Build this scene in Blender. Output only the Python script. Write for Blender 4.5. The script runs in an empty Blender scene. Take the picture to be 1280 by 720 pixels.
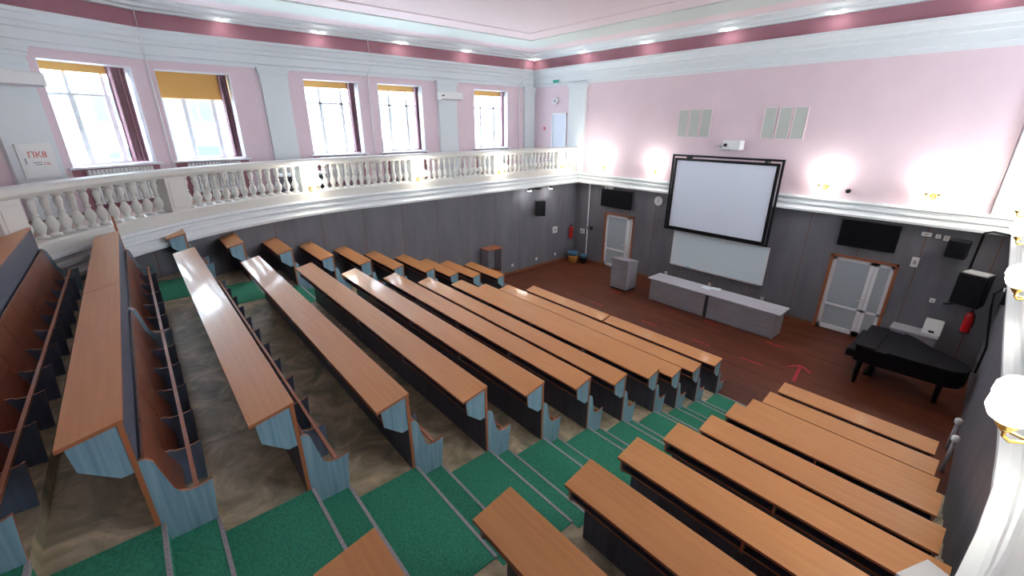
import bpy, math, random
from mathutils import Vector, Matrix
random.seed(7)
C = bpy.context.scene.collection
H = 5.53                                   # eye height; z values measured from the eye get +H

# ------------------------------------------------------------------ materials
def nt_new(name):
    m = bpy.data.materials.new(name); m.use_nodes = True
    nt = m.node_tree; b = nt.nodes['Principled BSDF']
    return m, nt, b
def plain(name, col, rough=.6, metal=0, coat=0, noise=0, nscale=8, bump=0):
    m, nt, b = nt_new(name)
    b.inputs['Roughness'].default_value = rough; b.inputs['Metallic'].default_value = metal
    b.inputs['Coat Weight'].default_value = coat
    b.inputs['Base Color'].default_value = (*col, 1)
    if noise or bump:
        tc = nt.nodes.new('ShaderNodeTexCoord'); n = nt.nodes.new('ShaderNodeTexNoise')
        n.inputs['Scale'].default_value = nscale; n.inputs['Detail'].default_value = 5
        nt.links.new(tc.outputs['Object'], n.inputs['Vector'])
        if noise:
            r = nt.nodes.new('ShaderNodeValToRGB')
            r.color_ramp.elements[0].position = .3; r.color_ramp.elements[1].position = .7
            r.color_ramp.elements[0].color = (*[c * (1 - noise) for c in col], 1)
            r.color_ramp.elements[1].color = (*[min(1, c * (1 + noise)) for c in col], 1)
            nt.links.new(n.outputs['Fac'], r.inputs['Fac']); nt.links.new(r.outputs['Color'], b.inputs['Base Color'])
        if bump:
            bm = nt.nodes.new('ShaderNodeBump'); bm.inputs['Strength'].default_value = bump; bm.inputs['Distance'].default_value = .01
            nt.links.new(n.outputs['Fac'], bm.inputs['Height']); nt.links.new(bm.outputs['Normal'], b.inputs['Normal'])
    return m
def grain(name, c1, c2, scale, rough=.4, coat=0, detail=6, seams=None, seamcol=None, dist=0, world=False):
    """streaky wood/laminate; scale = (x, y, z) stretch; seams = [(axis, spacing, width)]"""
    m, nt, b = nt_new(name)
    b.inputs['Roughness'].default_value = rough; b.inputs['Coat Weight'].default_value = coat
    b.inputs['Coat Roughness'].default_value = .09
    tc = nt.nodes.new('ShaderNodeTexCoord'); mp = nt.nodes.new('ShaderNodeMapping')
    mp.inputs['Scale'].default_value = scale
    src = tc.outputs['Object']
    if world:
        g = nt.nodes.new('ShaderNodeNewGeometry'); src = g.outputs['Position']
    nt.links.new(src, mp.inputs['Vector'])
    n = nt.nodes.new('ShaderNodeTexNoise'); n.inputs['Scale'].default_value = 1; n.inputs['Detail'].default_value = detail
    n.inputs['Distortion'].default_value = dist
    nt.links.new(mp.outputs['Vector'], n.inputs['Vector'])
    r = nt.nodes.new('ShaderNodeValToRGB')
    r.color_ramp.elements[0].position = .32; r.color_ramp.elements[1].position = .68
    r.color_ramp.elements[0].color = (*c1, 1); r.color_ramp.elements[1].color = (*c2, 1)
    nt.links.new(n.outputs['Fac'], r.inputs['Fac'])
    out = r.outputs['Color']
    if seams:
        sep = nt.nodes.new('ShaderNodeSeparateXYZ'); nt.links.new(src, sep.inputs['Vector'])
        for axis, sp, w in seams:
            a = nt.nodes.new('ShaderNodeMath'); a.operation = 'PINGPONG'; a.inputs[1].default_value = sp / 2
            nt.links.new(sep.outputs[axis], a.inputs[0])
            l = nt.nodes.new('ShaderNodeMath'); l.operation = 'LESS_THAN'; l.inputs[1].default_value = w / 2
            nt.links.new(a.outputs[0], l.inputs[0])
            mx = nt.nodes.new('ShaderNodeMix'); mx.data_type = 'RGBA'
            nt.links.new(l.outputs[0], mx.inputs['Factor']); nt.links.new(out, mx.inputs[6])
            mx.inputs[7].default_value = (*seamcol, 1); out = mx.outputs[2]
    nt.links.new(out, b.inputs['Base Color'])
    return m
def planks(name):
    m, nt, b = nt_new(name)
    b.inputs['Roughness'].default_value = .42
    g = nt.nodes.new('ShaderNodeNewGeometry'); mp = nt.nodes.new('ShaderNodeMapping')
    nt.links.new(g.outputs['Position'], mp.inputs['Vector'])
    br = nt.nodes.new('ShaderNodeTexBrick'); nt.links.new(mp.outputs['Vector'], br.inputs['Vector'])
    br.inputs['Scale'].default_value = 1; br.inputs['Brick Width'].default_value = 1.3; br.inputs['Row Height'].default_value = .13
    br.inputs['Mortar Size'].default_value = .004; br.inputs['Color1'].default_value = (.135, .036, .015, 1)
    br.inputs['Color2'].default_value = (.085, .020, .008, 1); br.inputs['Mortar'].default_value = (.06, .02, .012, 1)
    n = nt.nodes.new('ShaderNodeTexNoise'); mp2 = nt.nodes.new('ShaderNodeMapping'); mp2.inputs['Scale'].default_value = (1.5, 18, 1)
    nt.links.new(g.outputs['Position'], mp2.inputs['Vector']); nt.links.new(mp2.outputs['Vector'], n.inputs['Vector'])
    n.inputs['Detail'].default_value = 5
    mx = nt.nodes.new('ShaderNodeMix'); mx.data_type = 'RGBA'; mx.blend_type = 'MULTIPLY'; mx.inputs['Factor'].default_value = .7
    r = nt.nodes.new('ShaderNodeValToRGB'); r.color_ramp.elements[0].color = (.5, .45, .45, 1); r.color_ramp.elements[1].color = (1.3, 1.3, 1.3, 1)
    nt.links.new(n.outputs['Fac'], r.inputs['Fac']); nt.links.new(br.outputs['Color'], mx.inputs[6]); nt.links.new(r.outputs['Color'], mx.inputs[7])
    nt.links.new(mx.outputs[2], b.inputs['Base Color'])
    return m
def lino(name):
    m, nt, b = nt_new(name)
    b.inputs['Roughness'].default_value = .38
    g = nt.nodes.new('ShaderNodeNewGeometry'); n = nt.nodes.new('ShaderNodeTexNoise')
    n.inputs['Scale'].default_value = 2.6; n.inputs['Detail'].default_value = 9; n.inputs['Distortion'].default_value = 1.1; n.inputs['Roughness'].default_value = .62
    nt.links.new(g.outputs['Position'], n.inputs['Vector'])
    r = nt.nodes.new('ShaderNodeValToRGB'); e = r.color_ramp.elements
    e[0].position = .36; e[0].color = (.24, .24, .175, 1); e[1].position = .66; e[1].color = (.72, .60, .39, 1)
    k = e.new(.48); k.color = (.40, .34, .22, 1); k = e.new(.57); k.color = (.52, .45, .31, 1)
    nt.links.new(n.outputs['Fac'], r.inputs['Fac']); nt.links.new(r.outputs['Color'], b.inputs['Base Color'])
    return m
def emis(name, col, s):
    m, nt, b = nt_new(name)
    b.inputs['Base Color'].default_value = (*col, 1)
    b.inputs['Emission Color'].default_value = (*col, 1); b.inputs['Emission Strength'].default_value = s
    return m
def glass(name, tint=(.95, .98, 1), refl=.06, rough=0.0):
    m = bpy.data.materials.new(name); m.use_nodes = True; nt = m.node_tree; nt.nodes.clear()
    o = nt.nodes.new('ShaderNodeOutputMaterial'); t = nt.nodes.new('ShaderNodeBsdfTransparent'); g = nt.nodes.new('ShaderNodeBsdfGlossy')
    t.inputs['Color'].default_value = (*tint, 1); g.inputs['Roughness'].default_value = rough
    mx = nt.nodes.new('ShaderNodeMixShader'); mx.inputs[0].default_value = refl
    nt.links.new(t.outputs[0], mx.inputs[1]); nt.links.new(g.outputs[0], mx.inputs[2]); nt.links.new(mx.outputs[0], o.inputs[0])
    return m

M = {
 'desk': grain('desk_wood', (.585, .262, .095), (.645, .305, .115), (1.2, 26, 26), rough=.38, coat=.30),
 'edge': plain('edge_band', (.36, .125, .052), .45),
 'lam': grain('blue_grey_laminate', (.150, .27, .35), (.24, .385, .47), (9, 30, 1.6), rough=.45),
 'seat': grain('seat_plywood', (.20, .058, .026), (.28, .088, .042), (1.5, 9, 9), rough=.30, coat=.3),
 'divl': grain('divider_laminate', (.085, .115, .18), (.13, .165, .235), (20, 20, 1.5), rough=.5),
 'navy': grain('shaded_laminate', (.050, .055, .090), (.075, .085, .125), (20, 20, 1.5), rough=.5),  # the blue-grey laminate again, with its shade put into the colour
 'lino': lino('marbled_lino'),
 'carpet': plain('green_carpet', (.038, .25, .155), .95, noise=.30, nscale=60, bump=.4),
 'nosing': plain('grey_nosing', (.36, .35, .38), .5, noise=.3, nscale=120),
 'pink': plain('pink_plaster', (.66, .525, .57), .85, noise=.03, nscale=1.2),
 'white': plain('white_plaster', (.64, .68, .695), .7),
 'band': plain('white_balustrade', (.58, .575, .54), .6),
 'rose': plain('dark_rose_frieze', (.33, .145, .18), .8, noise=.06, nscale=1.5),
 'sage': plain('pale_sage_ceiling', (.56, .615, .585), .85),
 'ceil': plain('pale_pink_ceiling', (.70, .585, .61), .85),
 'panel': grain('grey_panelling', (.118, .120, .138), (.158, .158, .178), (3.2, 3.2, .7), rough=.5, seams=[('X', 1.22, .018)], seamcol=(.13, .06, .032), world=True),
 'panelside': grain('grey_panelling_side', (.118, .120, .138), (.158, .158, .178), (3.2, 3.2, .7), rough=.5, seams=[('Y', 1.22, .016)], seamcol=(.13, .06, .032), world=True),
 'stage': planks('red_brown_floorboards'),
 'skirt': plain('brown_skirting', (.20, .07, .035), .5),
 'frame': plain('white_pvc', (.74, .77, .80), .35),
 'glass': glass('window_glass'),
 'frost': plain('frosted_glass', (.36, .41, .45), .25),
 'brownwood': plain('brown_door_casing', (.27, .085, .035), .5, noise=.2),
 'black': plain('black_plastic', (.008, .008, .010), .35),
 'piano': plain('black_lacquer', (.002, .0025, .005), .42),
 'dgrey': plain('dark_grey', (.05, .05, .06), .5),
 'screen': plain('screen_white', (.70, .75, .85), .8),
 'board': plain('whiteboard_enamel', (.72, .84, .90), .12, coat=.5),
 'tape': plain('red_tape', (.33, .010, .022), .5),
 'greydesk': grain('grey_laminate', (.20, .20, .225), (.275, .27, .30), (2, 20, 20), rough=.45),
 'greytop': grain('pale_grey_laminate', (.36, .36, .41), (.46, .46, .50), (2, 20, 20), rough=.35),
 'brass': plain('brass', (.80, .58, .16), .25, metal=.9),
 'globe': emis('lit_globe', (1, .95, .86), 16),
 'spot': emis('lit_downlight', (1, .98, .95), 80),
 'blind': plain('ochre_blind', (.60, .33, .10), .9),
 'curtain': plain('plum_curtain', (.34, .20, .23), .9, noise=.1, nscale=4),
 'plastic': plain('white_plastic', (.72, .73, .72), .4),
 'red': plain('red_paint', (.50, .012, .015), .3),
 'green': plain('green_sign', (.03, .36, .24), .5),
 'amber': plain('ochre_bin', (.52, .25, .05), .6),
 'bluebag': plain('blue_bin_bag', (.03, .10, .17), .4, noise=.4, nscale=25),
 'grille': plain('vent_grille', (.50, .53, .49), .8),
 'cyan': plain('cyan_sign', (.02, .50, .62), .5),
 'facade': plain('pale_facade', (.78, .77, .72), .9),
 'roomgreyglass': plain('facade_glass', (.03, .05, .08), .3),
 'cable': plain('black_cable', (.012, .012, .014), .5),
 'rug': plain('balcony_floor', (.20, .12, .09), .7),
 'paper': plain('pale_paper', (.68, .78, .82), .6),
}
for k_ in ('desk', 'stage', 'lino', 'carpet'): M[k_].node_tree.nodes['Principled BSDF'].inputs['Specular IOR Level'].default_value = .28
for k_ in ('black', 'piano', 'cable', 'dgrey'): M[k_].node_tree.nodes['Principled BSDF'].inputs['Specular IOR Level'].default_value = .22; M[k_].node_tree.nodes['Principled BSDF'].inputs['Coat Weight'].default_value = 0
# ------------------------------------------------------------------ mesh helper
class MB:
    def __init__(s): s.v = []; s.f = []; s.m = []; s.mats = []; s.sm = []
    def mi(s, k):
        if k not in s.mats: s.mats.append(k)
        return s.mats.index(k)
    def face(s, pts, k, smooth=False):
        n = len(s.v); s.v += [tuple(p) for p in pts]; s.f.append(tuple(range(n, n + len(pts)))); s.m.append(s.mi(k)); s.sm.append(smooth)
    def box(s, x0, x1, y0, y1, z0, z1, k, kx=None, ky=None, kz=None):
        n = len(s.v)
        s.v += [(x0,y0,z0),(x1,y0,z0),(x1,y1,z0),(x0,y1,z0),(x0,y0,z1),(x1,y0,z1),(x1,y1,z1),(x0,y1,z1)]
        for f, kk in (((0,3,2,1), kz), ((4,5,6,7), kz), ((0,1,5,4), ky), ((2,3,7,6), ky), ((1,2,6,5), kx), ((3,0,4,7), kx)):
            s.f.append(tuple(n + i for i in f)); s.m.append(s.mi(kk or k)); s.sm.append(False)
        return s
    def obox(s, c, ux, uy, hx, hy, z0, z1, k):
        """box turned in plan: centre c, half sizes hx, hy along unit vectors ux, uy"""
        n = len(s.v); pts = []
        for z in (z0, z1):
            for a, b in ((-1,-1),(1,-1),(1,1),(-1,1)):
                pts.append((c[0]+ux[0]*hx*a+uy[0]*hy*b, c[1]+ux[1]*hx*a+uy[1]*hy*b, z))
        s.v += pts
        for f in ((0,3,2,1),(4,5,6,7),(0,1,5,4),(2,3,7,6),(1,2,6,5),(3,0,4,7)):
            s.f.append(tuple(n+i for i in f)); s.m.append(s.mi(k)); s.sm.append(False)
        return s
    def prism(s, poly, a0, a1, k, rim=None, axis='x', smooth=False):
        """poly in the plane across axis, extruded along axis from a0 to a1"""
        def P(a, p):
            return (a, p[0], p[1]) if axis == 'x' else ((p[0], a, p[1]) if axis == 'y' else (p[0], p[1], a))
        n = len(s.v); N = len(poly)
        s.v += [P(a0, p) for p in poly] + [P(a1, p) for p in poly]
        s.f.append(tuple(range(n + N - 1, n - 1, -1))); s.m.append(s.mi(k)); s.sm.append(False)
        s.f.append(tuple(range(n + N, n + 2 * N))); s.m.append(s.mi(k)); s.sm.append(False)
        for i in range(N):
            j = (i + 1) % N
            s.f.append((n+i, n+j, n+N+j, n+N+i)); s.m.append(s.mi(rim or k)); s.sm.append(smooth)
        return s
    def tube(s, pts, r, k, seg=8, cap=True):
        pts = [Vector(p) for p in pts]; rings = []
        up = Vector((0,0,1))
        for i, p in enumerate(pts):
            d = (pts[min(i+1, len(pts)-1)] - pts[max(i-1, 0)]).normalized()
            a = d.cross(up)
            if a.length < .05: a = d.cross(Vector((1,0,0)))
            a.normalize(); b = d.cross(a); rr = r[i] if isinstance(r, (list, tuple)) else r
            n = len(s.v)
            for j in range(seg):
                t = 2*math.pi*j/seg; s.v.append(tuple(p + a*rr*math.cos(t) + b*rr*math.sin(t)))
            rings.append(n)
        for i in range(len(rings)-1):
            for j in range(seg):
                q = (j+1) % seg
                s.f.append((rings[i]+j, rings[i]+q, rings[i+1]+q, rings[i+1]+j)); s.m.append(s.mi(k)); s.sm.append(True)
        if cap:
            s.f.append(tuple(rings[0]+j for j in range(seg))); s.m.append(s.mi(k)); s.sm.append(False)
            s.f.append(tuple(rings[-1]+j for j in reversed(range(seg)))); s.m.append(s.mi(k)); s.sm.append(False)
        return s
    def lathe(s, prof, k, seg=14, c=(0,0,0), square=False):
        n0 = len(s.v)
        for r, z in prof:
            for j in range(seg):
                t = 2*math.pi*(j+.5)/seg; s.v.append((c[0]+r*math.cos(t), c[1]+r*math.sin(t), c[2]+z))
        for i in range(len(prof)-1):
            for j in range(seg):
                q = (j+1) % seg
                s.f.append((n0+i*seg+j, n0+i*seg+q, n0+(i+1)*seg+q, n0+(i+1)*seg+j)); s.m.append(s.mi(k)); s.sm.append(not square)
        s.f.append(tuple(n0+j for j in reversed(range(seg)))); s.m.append(s.mi(k)); s.sm.append(False)
        t = n0+(len(prof)-1)*seg; s.f.append(tuple(t+j for j in range(seg))); s.m.append(s.mi(k)); s.sm.append(False)
        return s
    def sweep(s, path, prof, k, closed=False, profclosed=True, kk=None):
        """path = plan points, prof = (offset to the left of travel, z)"""
        n0 = len(s.v); N = len(path); Pn = len(prof)
        for i, p in enumerate(path):
            a = path[(i-1) % N] if (closed or i > 0) else None
            b = path[(i+1) % N] if (closed or i < N-1) else None
            def nrm(u, v):
                d = Vector((v[0]-u[0], v[1]-u[1])).normalized(); return Vector((-d.y, d.x))
            if a is None: m = nrm(p, b)
            elif b is None: m = nrm(a, p)
            else:
                n1, n2 = nrm(a, p), nrm(p, b); m = (n1+n2); m = m / max(.3, m.length_squared) * 2 if m.length > .1 else n1
            for o, z in prof: s.v.append((p[0]+m.x*o, p[1]+m.y*o, z))
        E = N if closed else N-1
        for i in range(E):
            j = (i+1) % N
            for q in range(Pn if profclosed else Pn-1):
                w = (q+1) % Pn
                s.f.append((n0+i*Pn+q, n0+j*Pn+q, n0+j*Pn+w, n0+i*Pn+w)); s.m.append(s.mi(kk[q] if kk else k)); s.sm.append(False)
        if not closed and profclosed:
            s.f.append(tuple(n0+q for q in range(Pn))); s.m.append(s.mi(k)); s.sm.append(False)
            s.f.append(tuple(n0+(N-1)*Pn+q for q in reversed(range(Pn)))); s.m.append(s.mi(k)); s.sm.append(False)
        return s
    def mesh(s, name):
        me = bpy.data.meshes.new(name); me.from_pydata(s.v, [], s.f)
        for k in s.mats: me.materials.append(M[k])
        me.polygons.foreach_set('material_index', s.m); me.polygons.foreach_set('use_smooth', s.sm)
        me.update(); return me
def link(name, mesh, parent=None, loc=(0,0,0), rz=0):
    o = bpy.data.objects.new(name, mesh); C.objects.link(o); o.location = loc; o.rotation_euler = (0,0,rz)
    if parent: o.parent = parent
    return o
def fixn(me):
    import bmesh
    b = bmesh.new(); b.from_mesh(me); bmesh.ops.recalc_face_normals(b, faces=b.faces); b.to_mesh(me); b.free(); return me
def put(name, mb, parent=None, loc=(0,0,0), rz=0, bevel=0):
    o = link(name, fixn(mb.mesh(name)), parent, loc, rz)
    if bevel:
        d = o.modifiers.new('bevel', 'BEVEL'); d.width = bevel; d.segments = 2; d.limit_method = 'ANGLE'
    return o
def tag(o, label, cat, group=None, kind=None):
    o['label'] = label; o['category'] = cat
    if group: o['group'] = group
    if kind: o['kind'] = kind
    return o
def thing(name, label, cat, loc=(0,0,0), rz=0, group=None):
    return tag(link(name, None, None, loc, rz), label, cat, group)
def struct(name, mb, label=None, parent=None, loc=(0,0,0), rz=0):
    o = put(name, mb, parent, loc, rz)
    if not parent:
        o['kind'] = 'structure'
        if label: o['label'] = label
    return o
def Z(z): return z + H

# ------------------------------------------------------------------ plan curves
def arc(cx, cy, a, b, t0, t1, n):
    return [(cx + a*math.cos(math.radians(t0+(t1-t0)*i/n)), cy + b*math.sin(math.radians(t0+(t1-t0)*i/n))) for i in range(n+1)]
XL, YF = -12.35, 14.2
RX0, RX1 = .33, .66                        # right wall leans a little in plan
cx = -5.875
left_curve = arc(cx, 4.6, XL*-1-(-cx), 6.95, 180, 270, 18)           # (-12.35,4.6) -> (cx,-2.35)
left_curve = [(x, y) for x, y in left_curve]
right_curve = arc(cx, 1.2, .36-cx, 3.55, 270, 358, 12)[1:] + [(.42, 1.9), (.50, 2.4), (.555, 2.75), (.60, 3.2), (.635, 3.75), (.63, 4.4), (.585, 5.75), (.52, 7.6), (.48, 9.1)]
lower_left = [(XL, YF)] + left_curve
lower_loop = [(RX0, YF)] + lower_left + right_curve
def wall_x(y):
    if y >= 4.6: return XL
    k = (y-4.6)/6.95
    return cx - (-XL+cx)*math.sqrt(max(0, 1-k*k))
def wall_x_right(y):
    P = right_curve[11:]+[(RX0, YF)]
    for (x0, y0), (x1, y1) in zip(P, P[1:]):
        if y <= y1: return x0+(x1-x0)*(y-y0)/(y1-y0)
    return RX0
upper = [(3.2, YF), (-15.1, YF), (-15.1, 3.3), (-14.95, .85), (-13.95, -1.15), (-12.0, -4.0), (-6, -5.6), (0, -4.6), (3.2, -1)]

# ------------------------------------------------------------------ setting: floor, walls, platforms
mb = MB(); mb.box(-16, 4, -7, 18, -.2, 0, 'stage'); struct('floor', mb, 'red-brown plank floor of the lecture stage')
# lower panelled wall ring (inner face on the loop), brown skirting in front
def wall_between(p, q, z0, z1, k, thick=.3, openings=()):
    """wall whose inner face runs p->q (hall to the left of travel), openings = (a, b, za, zb) along it"""
    mb = MB(); d = Vector((q[0]-p[0], q[1]-p[1])); L = d.length; d.normalize(); n = Vector((-d.y, d.x))
    def seg(a, b, za, zb):
        if b-a < 1e-4 or zb-za < 1e-4: return
        c = (p[0]+d.x*(a+b)/2-n.x*thick/2, p[1]+d.y*(a+b)/2-n.y*thick/2)
        mb.obox(c, d, n, (b-a)/2, thick/2, za, zb, k)
    pos = 0
    for a, b, za, zb in sorted(openings):
        seg(pos, a, z0, z1); seg(a, b, z0, za); seg(a, b, zb, z1); pos = b
    seg(pos, L, z0, z1)
    return mb
ledge_z = Z(-1.87)
def dist_from(x): return RX0 - x
D1 = (-10.72, -9.42); D2 = (-2.93, -1.58)          # door openings on the far wall
mb = wall_between((RX0, YF), (XL, YF), 0, ledge_z, 'panel', .3,
                  [(dist_from(D2[1]), dist_from(D2[0]), 0, Z(-3.36)), (dist_from(D1[1]), dist_from(D1[0]), 0, Z(-3.34))])
struct('wall_front', mb, 'grey panelled lower wall behind the stage')
mb = MB(); mb.sweep(lower_left, [(0, 0), (0, ledge_z), (-.3, ledge_z), (-.3, 0)], 'panelside')
struct('wall_left', mb, 'grey panelled lower wall curving round the left side')
mb = MB(); mb.sweep([left_curve[-1]] + right_curve + [(RX0, YF)], [(0, 0), (0, ledge_z), (-.3, ledge_z), (-.3, 0)], 'panelside')
struct('wall_right', mb, 'grey panelled lower wall on the right side')
# skirting
mb = MB(); mb.sweep([(XL, YF), (XL, 9.0)], [(0, 0), (0, .10), (.02, .10), (.02, 0)], 'skirt'); struct('baseboard_left', mb)
mb = MB()
for a, b in ((RX0, D2[1]+.07), (D2[0]-.07, D1[1]+.07), (D1[0]-.07, XL)):
    mb.sweep([(a, YF), (b, YF)], [(0, 0), (0, .10), (.02, .10), (.02, 0)], 'skirt')
struct('baseboard_front', mb)
# ledge cornice
prof = [(-.05, Z(-1.85)), (.13, Z(-1.85)), (.15, Z(-1.90)), (.10, Z(-1.93)), (.10, Z(-1.98)), (.16, Z(-2.0)), (.17, Z(-2.05)), (.12, Z(-2.07)), (.19, Z(-2.15)), (.25, Z(-2.18)), (.25, Z(-2.235)), (.02, Z(-2.25)), (-.05, Z(-2.25))]
mb = MB(); mb.sweep(lower_loop, prof, 'white', closed=True)
struct('trim_1', mb, 'white moulded ledge running round the hall under the balcony')
# balcony floor slab
mb = MB()
def slab(path):
    mb.sweep(path, [(-.29, Z(-1.9)), (-3.9, Z(-1.9)), (-3.9, Z(-2.1)), (-.29, Z(-2.1))], 'rug')
slab([(XL, YF)] + left_curve)
slab(right_curve + [(RX0, YF)])
struct('floor_balcony', mb, 'floor of the gallery above the ledge')

# seating rows (row 1 is the rearmost)
Y0 = {1:-1.28, 2:-.39, 3:.54, 4:1.48, 5:2.39, 6:3.27, 7:4.19, 8:5.07, 9:6.03, 10:6.83, 11:7.65, 12:8.63}
Z0 = {1:-1.38, 2:-1.68, 3:-1.985, 4:-2.325, 5:-2.64, 6:-2.95, 7:-3.26, 8:-3.57, 9:-3.86, 10:-4.165, 11:-4.39, 12:-4.655}
F = {r: Z(Z0[r]-.87) for r in Z0}; F[12] = .02; F[13] = 0
HALF = {r: (F[r]-F[r+1])/2 for r in range(1, 13)}
AL = (-10.45, -9.15); AC = (-3.2, -1.93)
for r in range(1, 13):
    ys = (Y0[r-1]+.30) if r > 1 else -2.3
    mb = MB()
    xl0, xr0 = -12.6, 1.0
    mb.box(xl0, xr0, ys, Y0[r]+.01, 0 if r < 12 else -.01, F[r], 'lino')
    if r < 12: mb.box(xl0, xr0, Y0[r]+.01, Y0[r]+.30, 0, F[r]-HALF[r], 'lino')
    struct('floor_tier', mb, 'marbled beige floor of one seating tier')
# carpets on the aisle steps
def carpet(x0, x1, rows, label):
    t = thing('stair_carpet', label, 'carpet', ((x0+x1)/2, Y0[rows[0]], F[rows[0]]))
    L = t.location; mb = MB(); th = .008
    noses = []
    for r in rows:
        ys = (Y0[r-1]+.30) if r > 1 else -2.25
        h = F[r]
        mb.box(x0-L.x, x1-L.x, ys-L.y, Y0[r]+.01+th-L.y, h-L.z, h+th-L.z, 'carpet')
        ye = Y0[r]+.01
        if r < 12:
            mb.box(x0-L.x, x1-L.x, ye-L.y, ye+th-L.y, h-HALF[r]-L.z, h-L.z, 'carpet')
            mb.box(x0-L.x, x1-L.x, ye-L.y, ye+.29+th-L.y, h-HALF[r]-L.z, h-HALF[r]+th-L.z, 'carpet')
            mb.box(x0-L.x, x1-L.x, ye+.29-L.y, ye+.29+th-L.y, F[r+1]-L.z, h-HALF[r]-L.z, 'carpet')
            noses.append((ye+.29, h-HALF[r]))
        noses.append((ye, h))
    put('pile', mb, t)
    nm = MB(); nm.box(-(x1-x0)/2, (x1-x0)/2, -.012, .010, 0, .005, 'nosing'); nm.box(-(x1-x0)/2, (x1-x0)/2, .010, .014, -.03, .006, 'nosing')
    me = fixn(nm.mesh('nosing'))
    for y, z in noses: link('nosing', me, t, (0, y-L.y, z+th-L.z))
carpet(AC[0], AC[1], list(range(1, 13)), 'green carpet with grey edge strips on the steps between the middle and near-side desk blocks')
carpet(AL[0], AL[1], list(range(2, 13)), 'green carpet on the steps of the aisle along the window-side wall')

# ------------------------------------------------------------------ desk-and-bench rows
SW = .535
cheek = [(-.275, .795), (-.262, .615), (-.095, .468), (-.03, .475), (-.03, .845)]
def side_profile(low):
    return [(.0, low), (.30, low), (.335, .205), (.30, .188), (.24, .18), (.19, .185), (.15, .205), (.125, .25), (.10, .36), (.07, .50), (.05, .53), (.025, .545), (.0, .545)]
cache = {}
def row_unit(label, x0, x1, r, wall_left=False, seats=True, group=None, uneven=0):
    W = x1-x0; half = HALF[r]; f = F[r]
    t = thing('desk_bench_row', label, 'desk row', ((x0+x1)/2, Y0[r], f), 0, group)
    hw = W/2
    skew = 0
    if wall_left:                                      # the far end is cut to the curve of the wall
        skew = wall_x(Y0[r]-.33)-wall_x(Y0[r])
    def shared(key, fn):
        k = (key, round(W, 2), round(half, 3), round(skew, 2))
        if k not in cache: cache[k] = fixn(fn().mesh(key))
        return cache[k]
    def top():
        m = MB(); e = .026
        a = [(-hw+skew, -.315, .805), (hw, -.315, .805), (hw, .005, .872), (-hw, .005, .872)]
        lo = [(x, y, z-e) for x, y, z in a]
        m.face(a, 'desk')
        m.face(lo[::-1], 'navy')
        for i in range(4):
            j = (i+1) % 4; m.face([lo[i], lo[j], a[j], a[i]], 'edge')
        import bmesh
        return m
    link('desktop', shared('desktop', top), t)
    def panel():
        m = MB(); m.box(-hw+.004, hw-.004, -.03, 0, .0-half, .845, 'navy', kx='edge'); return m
    def panel_front():
        return panel()
    link('modesty_panel', shared('modesty_panel', panel), t)
    def shelf():
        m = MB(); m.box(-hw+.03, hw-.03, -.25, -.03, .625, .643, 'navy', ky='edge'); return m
    link('book_shelf', shared('book_shelf', shelf), t)
    def chk():
        m = MB(); m.prism(cheek, -.011, .011, 'lam', 'edge'); return m
    ck = ('cheek',)
    if ck not in cache: cache[ck] = fixn(chk().mesh('side_cheek'))
    for x in (-hw+.02, hw-.02): link('side_cheek', cache[ck], t, (x, 0, 0))
    nb = max(0, round(W/1.35)-1)
    for i in range(nb): link('shelf_bracket', cache[ck], t, (-hw+W*(i+1)/(nb+1), 0, 0))
    # bench in front of the panel
    def side():
        m = MB(); m.prism(side_profile(-half), -.011, .011, 'lam', 'edge'); return m
    sk = ('side', round(half, 3))
    if sk not in cache: cache[sk] = fixn(side().mesh('bench_side'))
    for x in (-hw+.015, hw-.015): link('bench_side', cache[sk], t, (x, 0, 0))
    n = max(1, round((W-.04)/SW)); sp = (W-.04)/n
    def rail():
        m = MB(); m.box(-hw+.03, hw-.03, .222, .250, .155, .182, 'edge'); return m
    link('seat_rail', shared('seat_rail', rail), t)
    def low_panel():
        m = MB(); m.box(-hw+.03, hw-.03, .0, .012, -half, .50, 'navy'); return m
    link('bench_back_panel', shared('bench_back_panel', low_panel), t)
    def div():
        m = MB(); m.prism([(.012, -half), (.30, -half), (.325, .20), (.29, .185), (.22, .175), (.16, .18), (.135, .20), (.012, .20)], -.008, .008, 'divl', 'edge'); return m
    dk = ('div', round(half, 3))
    if dk not in cache: cache[dk] = fixn(div().mesh('seat_divider'))
    bk = ('back', round(sp, 3))
    if bk not in cache:
        m = MB(); w = sp/2-.004
        m.prism([(.020, .535), (.034, .538), (.085, .275), (.070, .27)], -w, w, 'seat')
        cache[bk] = fixn(m.mesh('backrest'))
        m = MB(); m.prism([(.062, .262), (.080, .266), (.165, .02), (.148, .012)], -w, w, 'seat')
        cache[('flip', round(sp, 3))] = fixn(m.mesh('folding_seat'))
    for i in range(n):
        xc = -hw+.02+sp*(i+.5)
        link('backrest', cache[bk], t, (xc, 0, 0)); link('folding_seat', cache[('flip', round(sp, 3))], t, (xc, 0, 0))
        if i: link('seat_divider', cache[dk], t, (-hw+.02+sp*i, 0, 0))
    return t
words = {1:'rearmost', 2:'second from the back', 3:'third from the back', 4:'fourth from the back', 5:'fifth from the back', 6:'sixth from the back',
         7:'sixth from the stage', 8:'fifth from the stage', 9:'fourth from the stage', 10:'third from the stage', 11:'second from the stage', 12:'nearest the stage'}
G1, G2, G3 = 'long rows of the middle block', 'short rows beside the window-side wall', 'rows of the block across the green steps'
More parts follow.
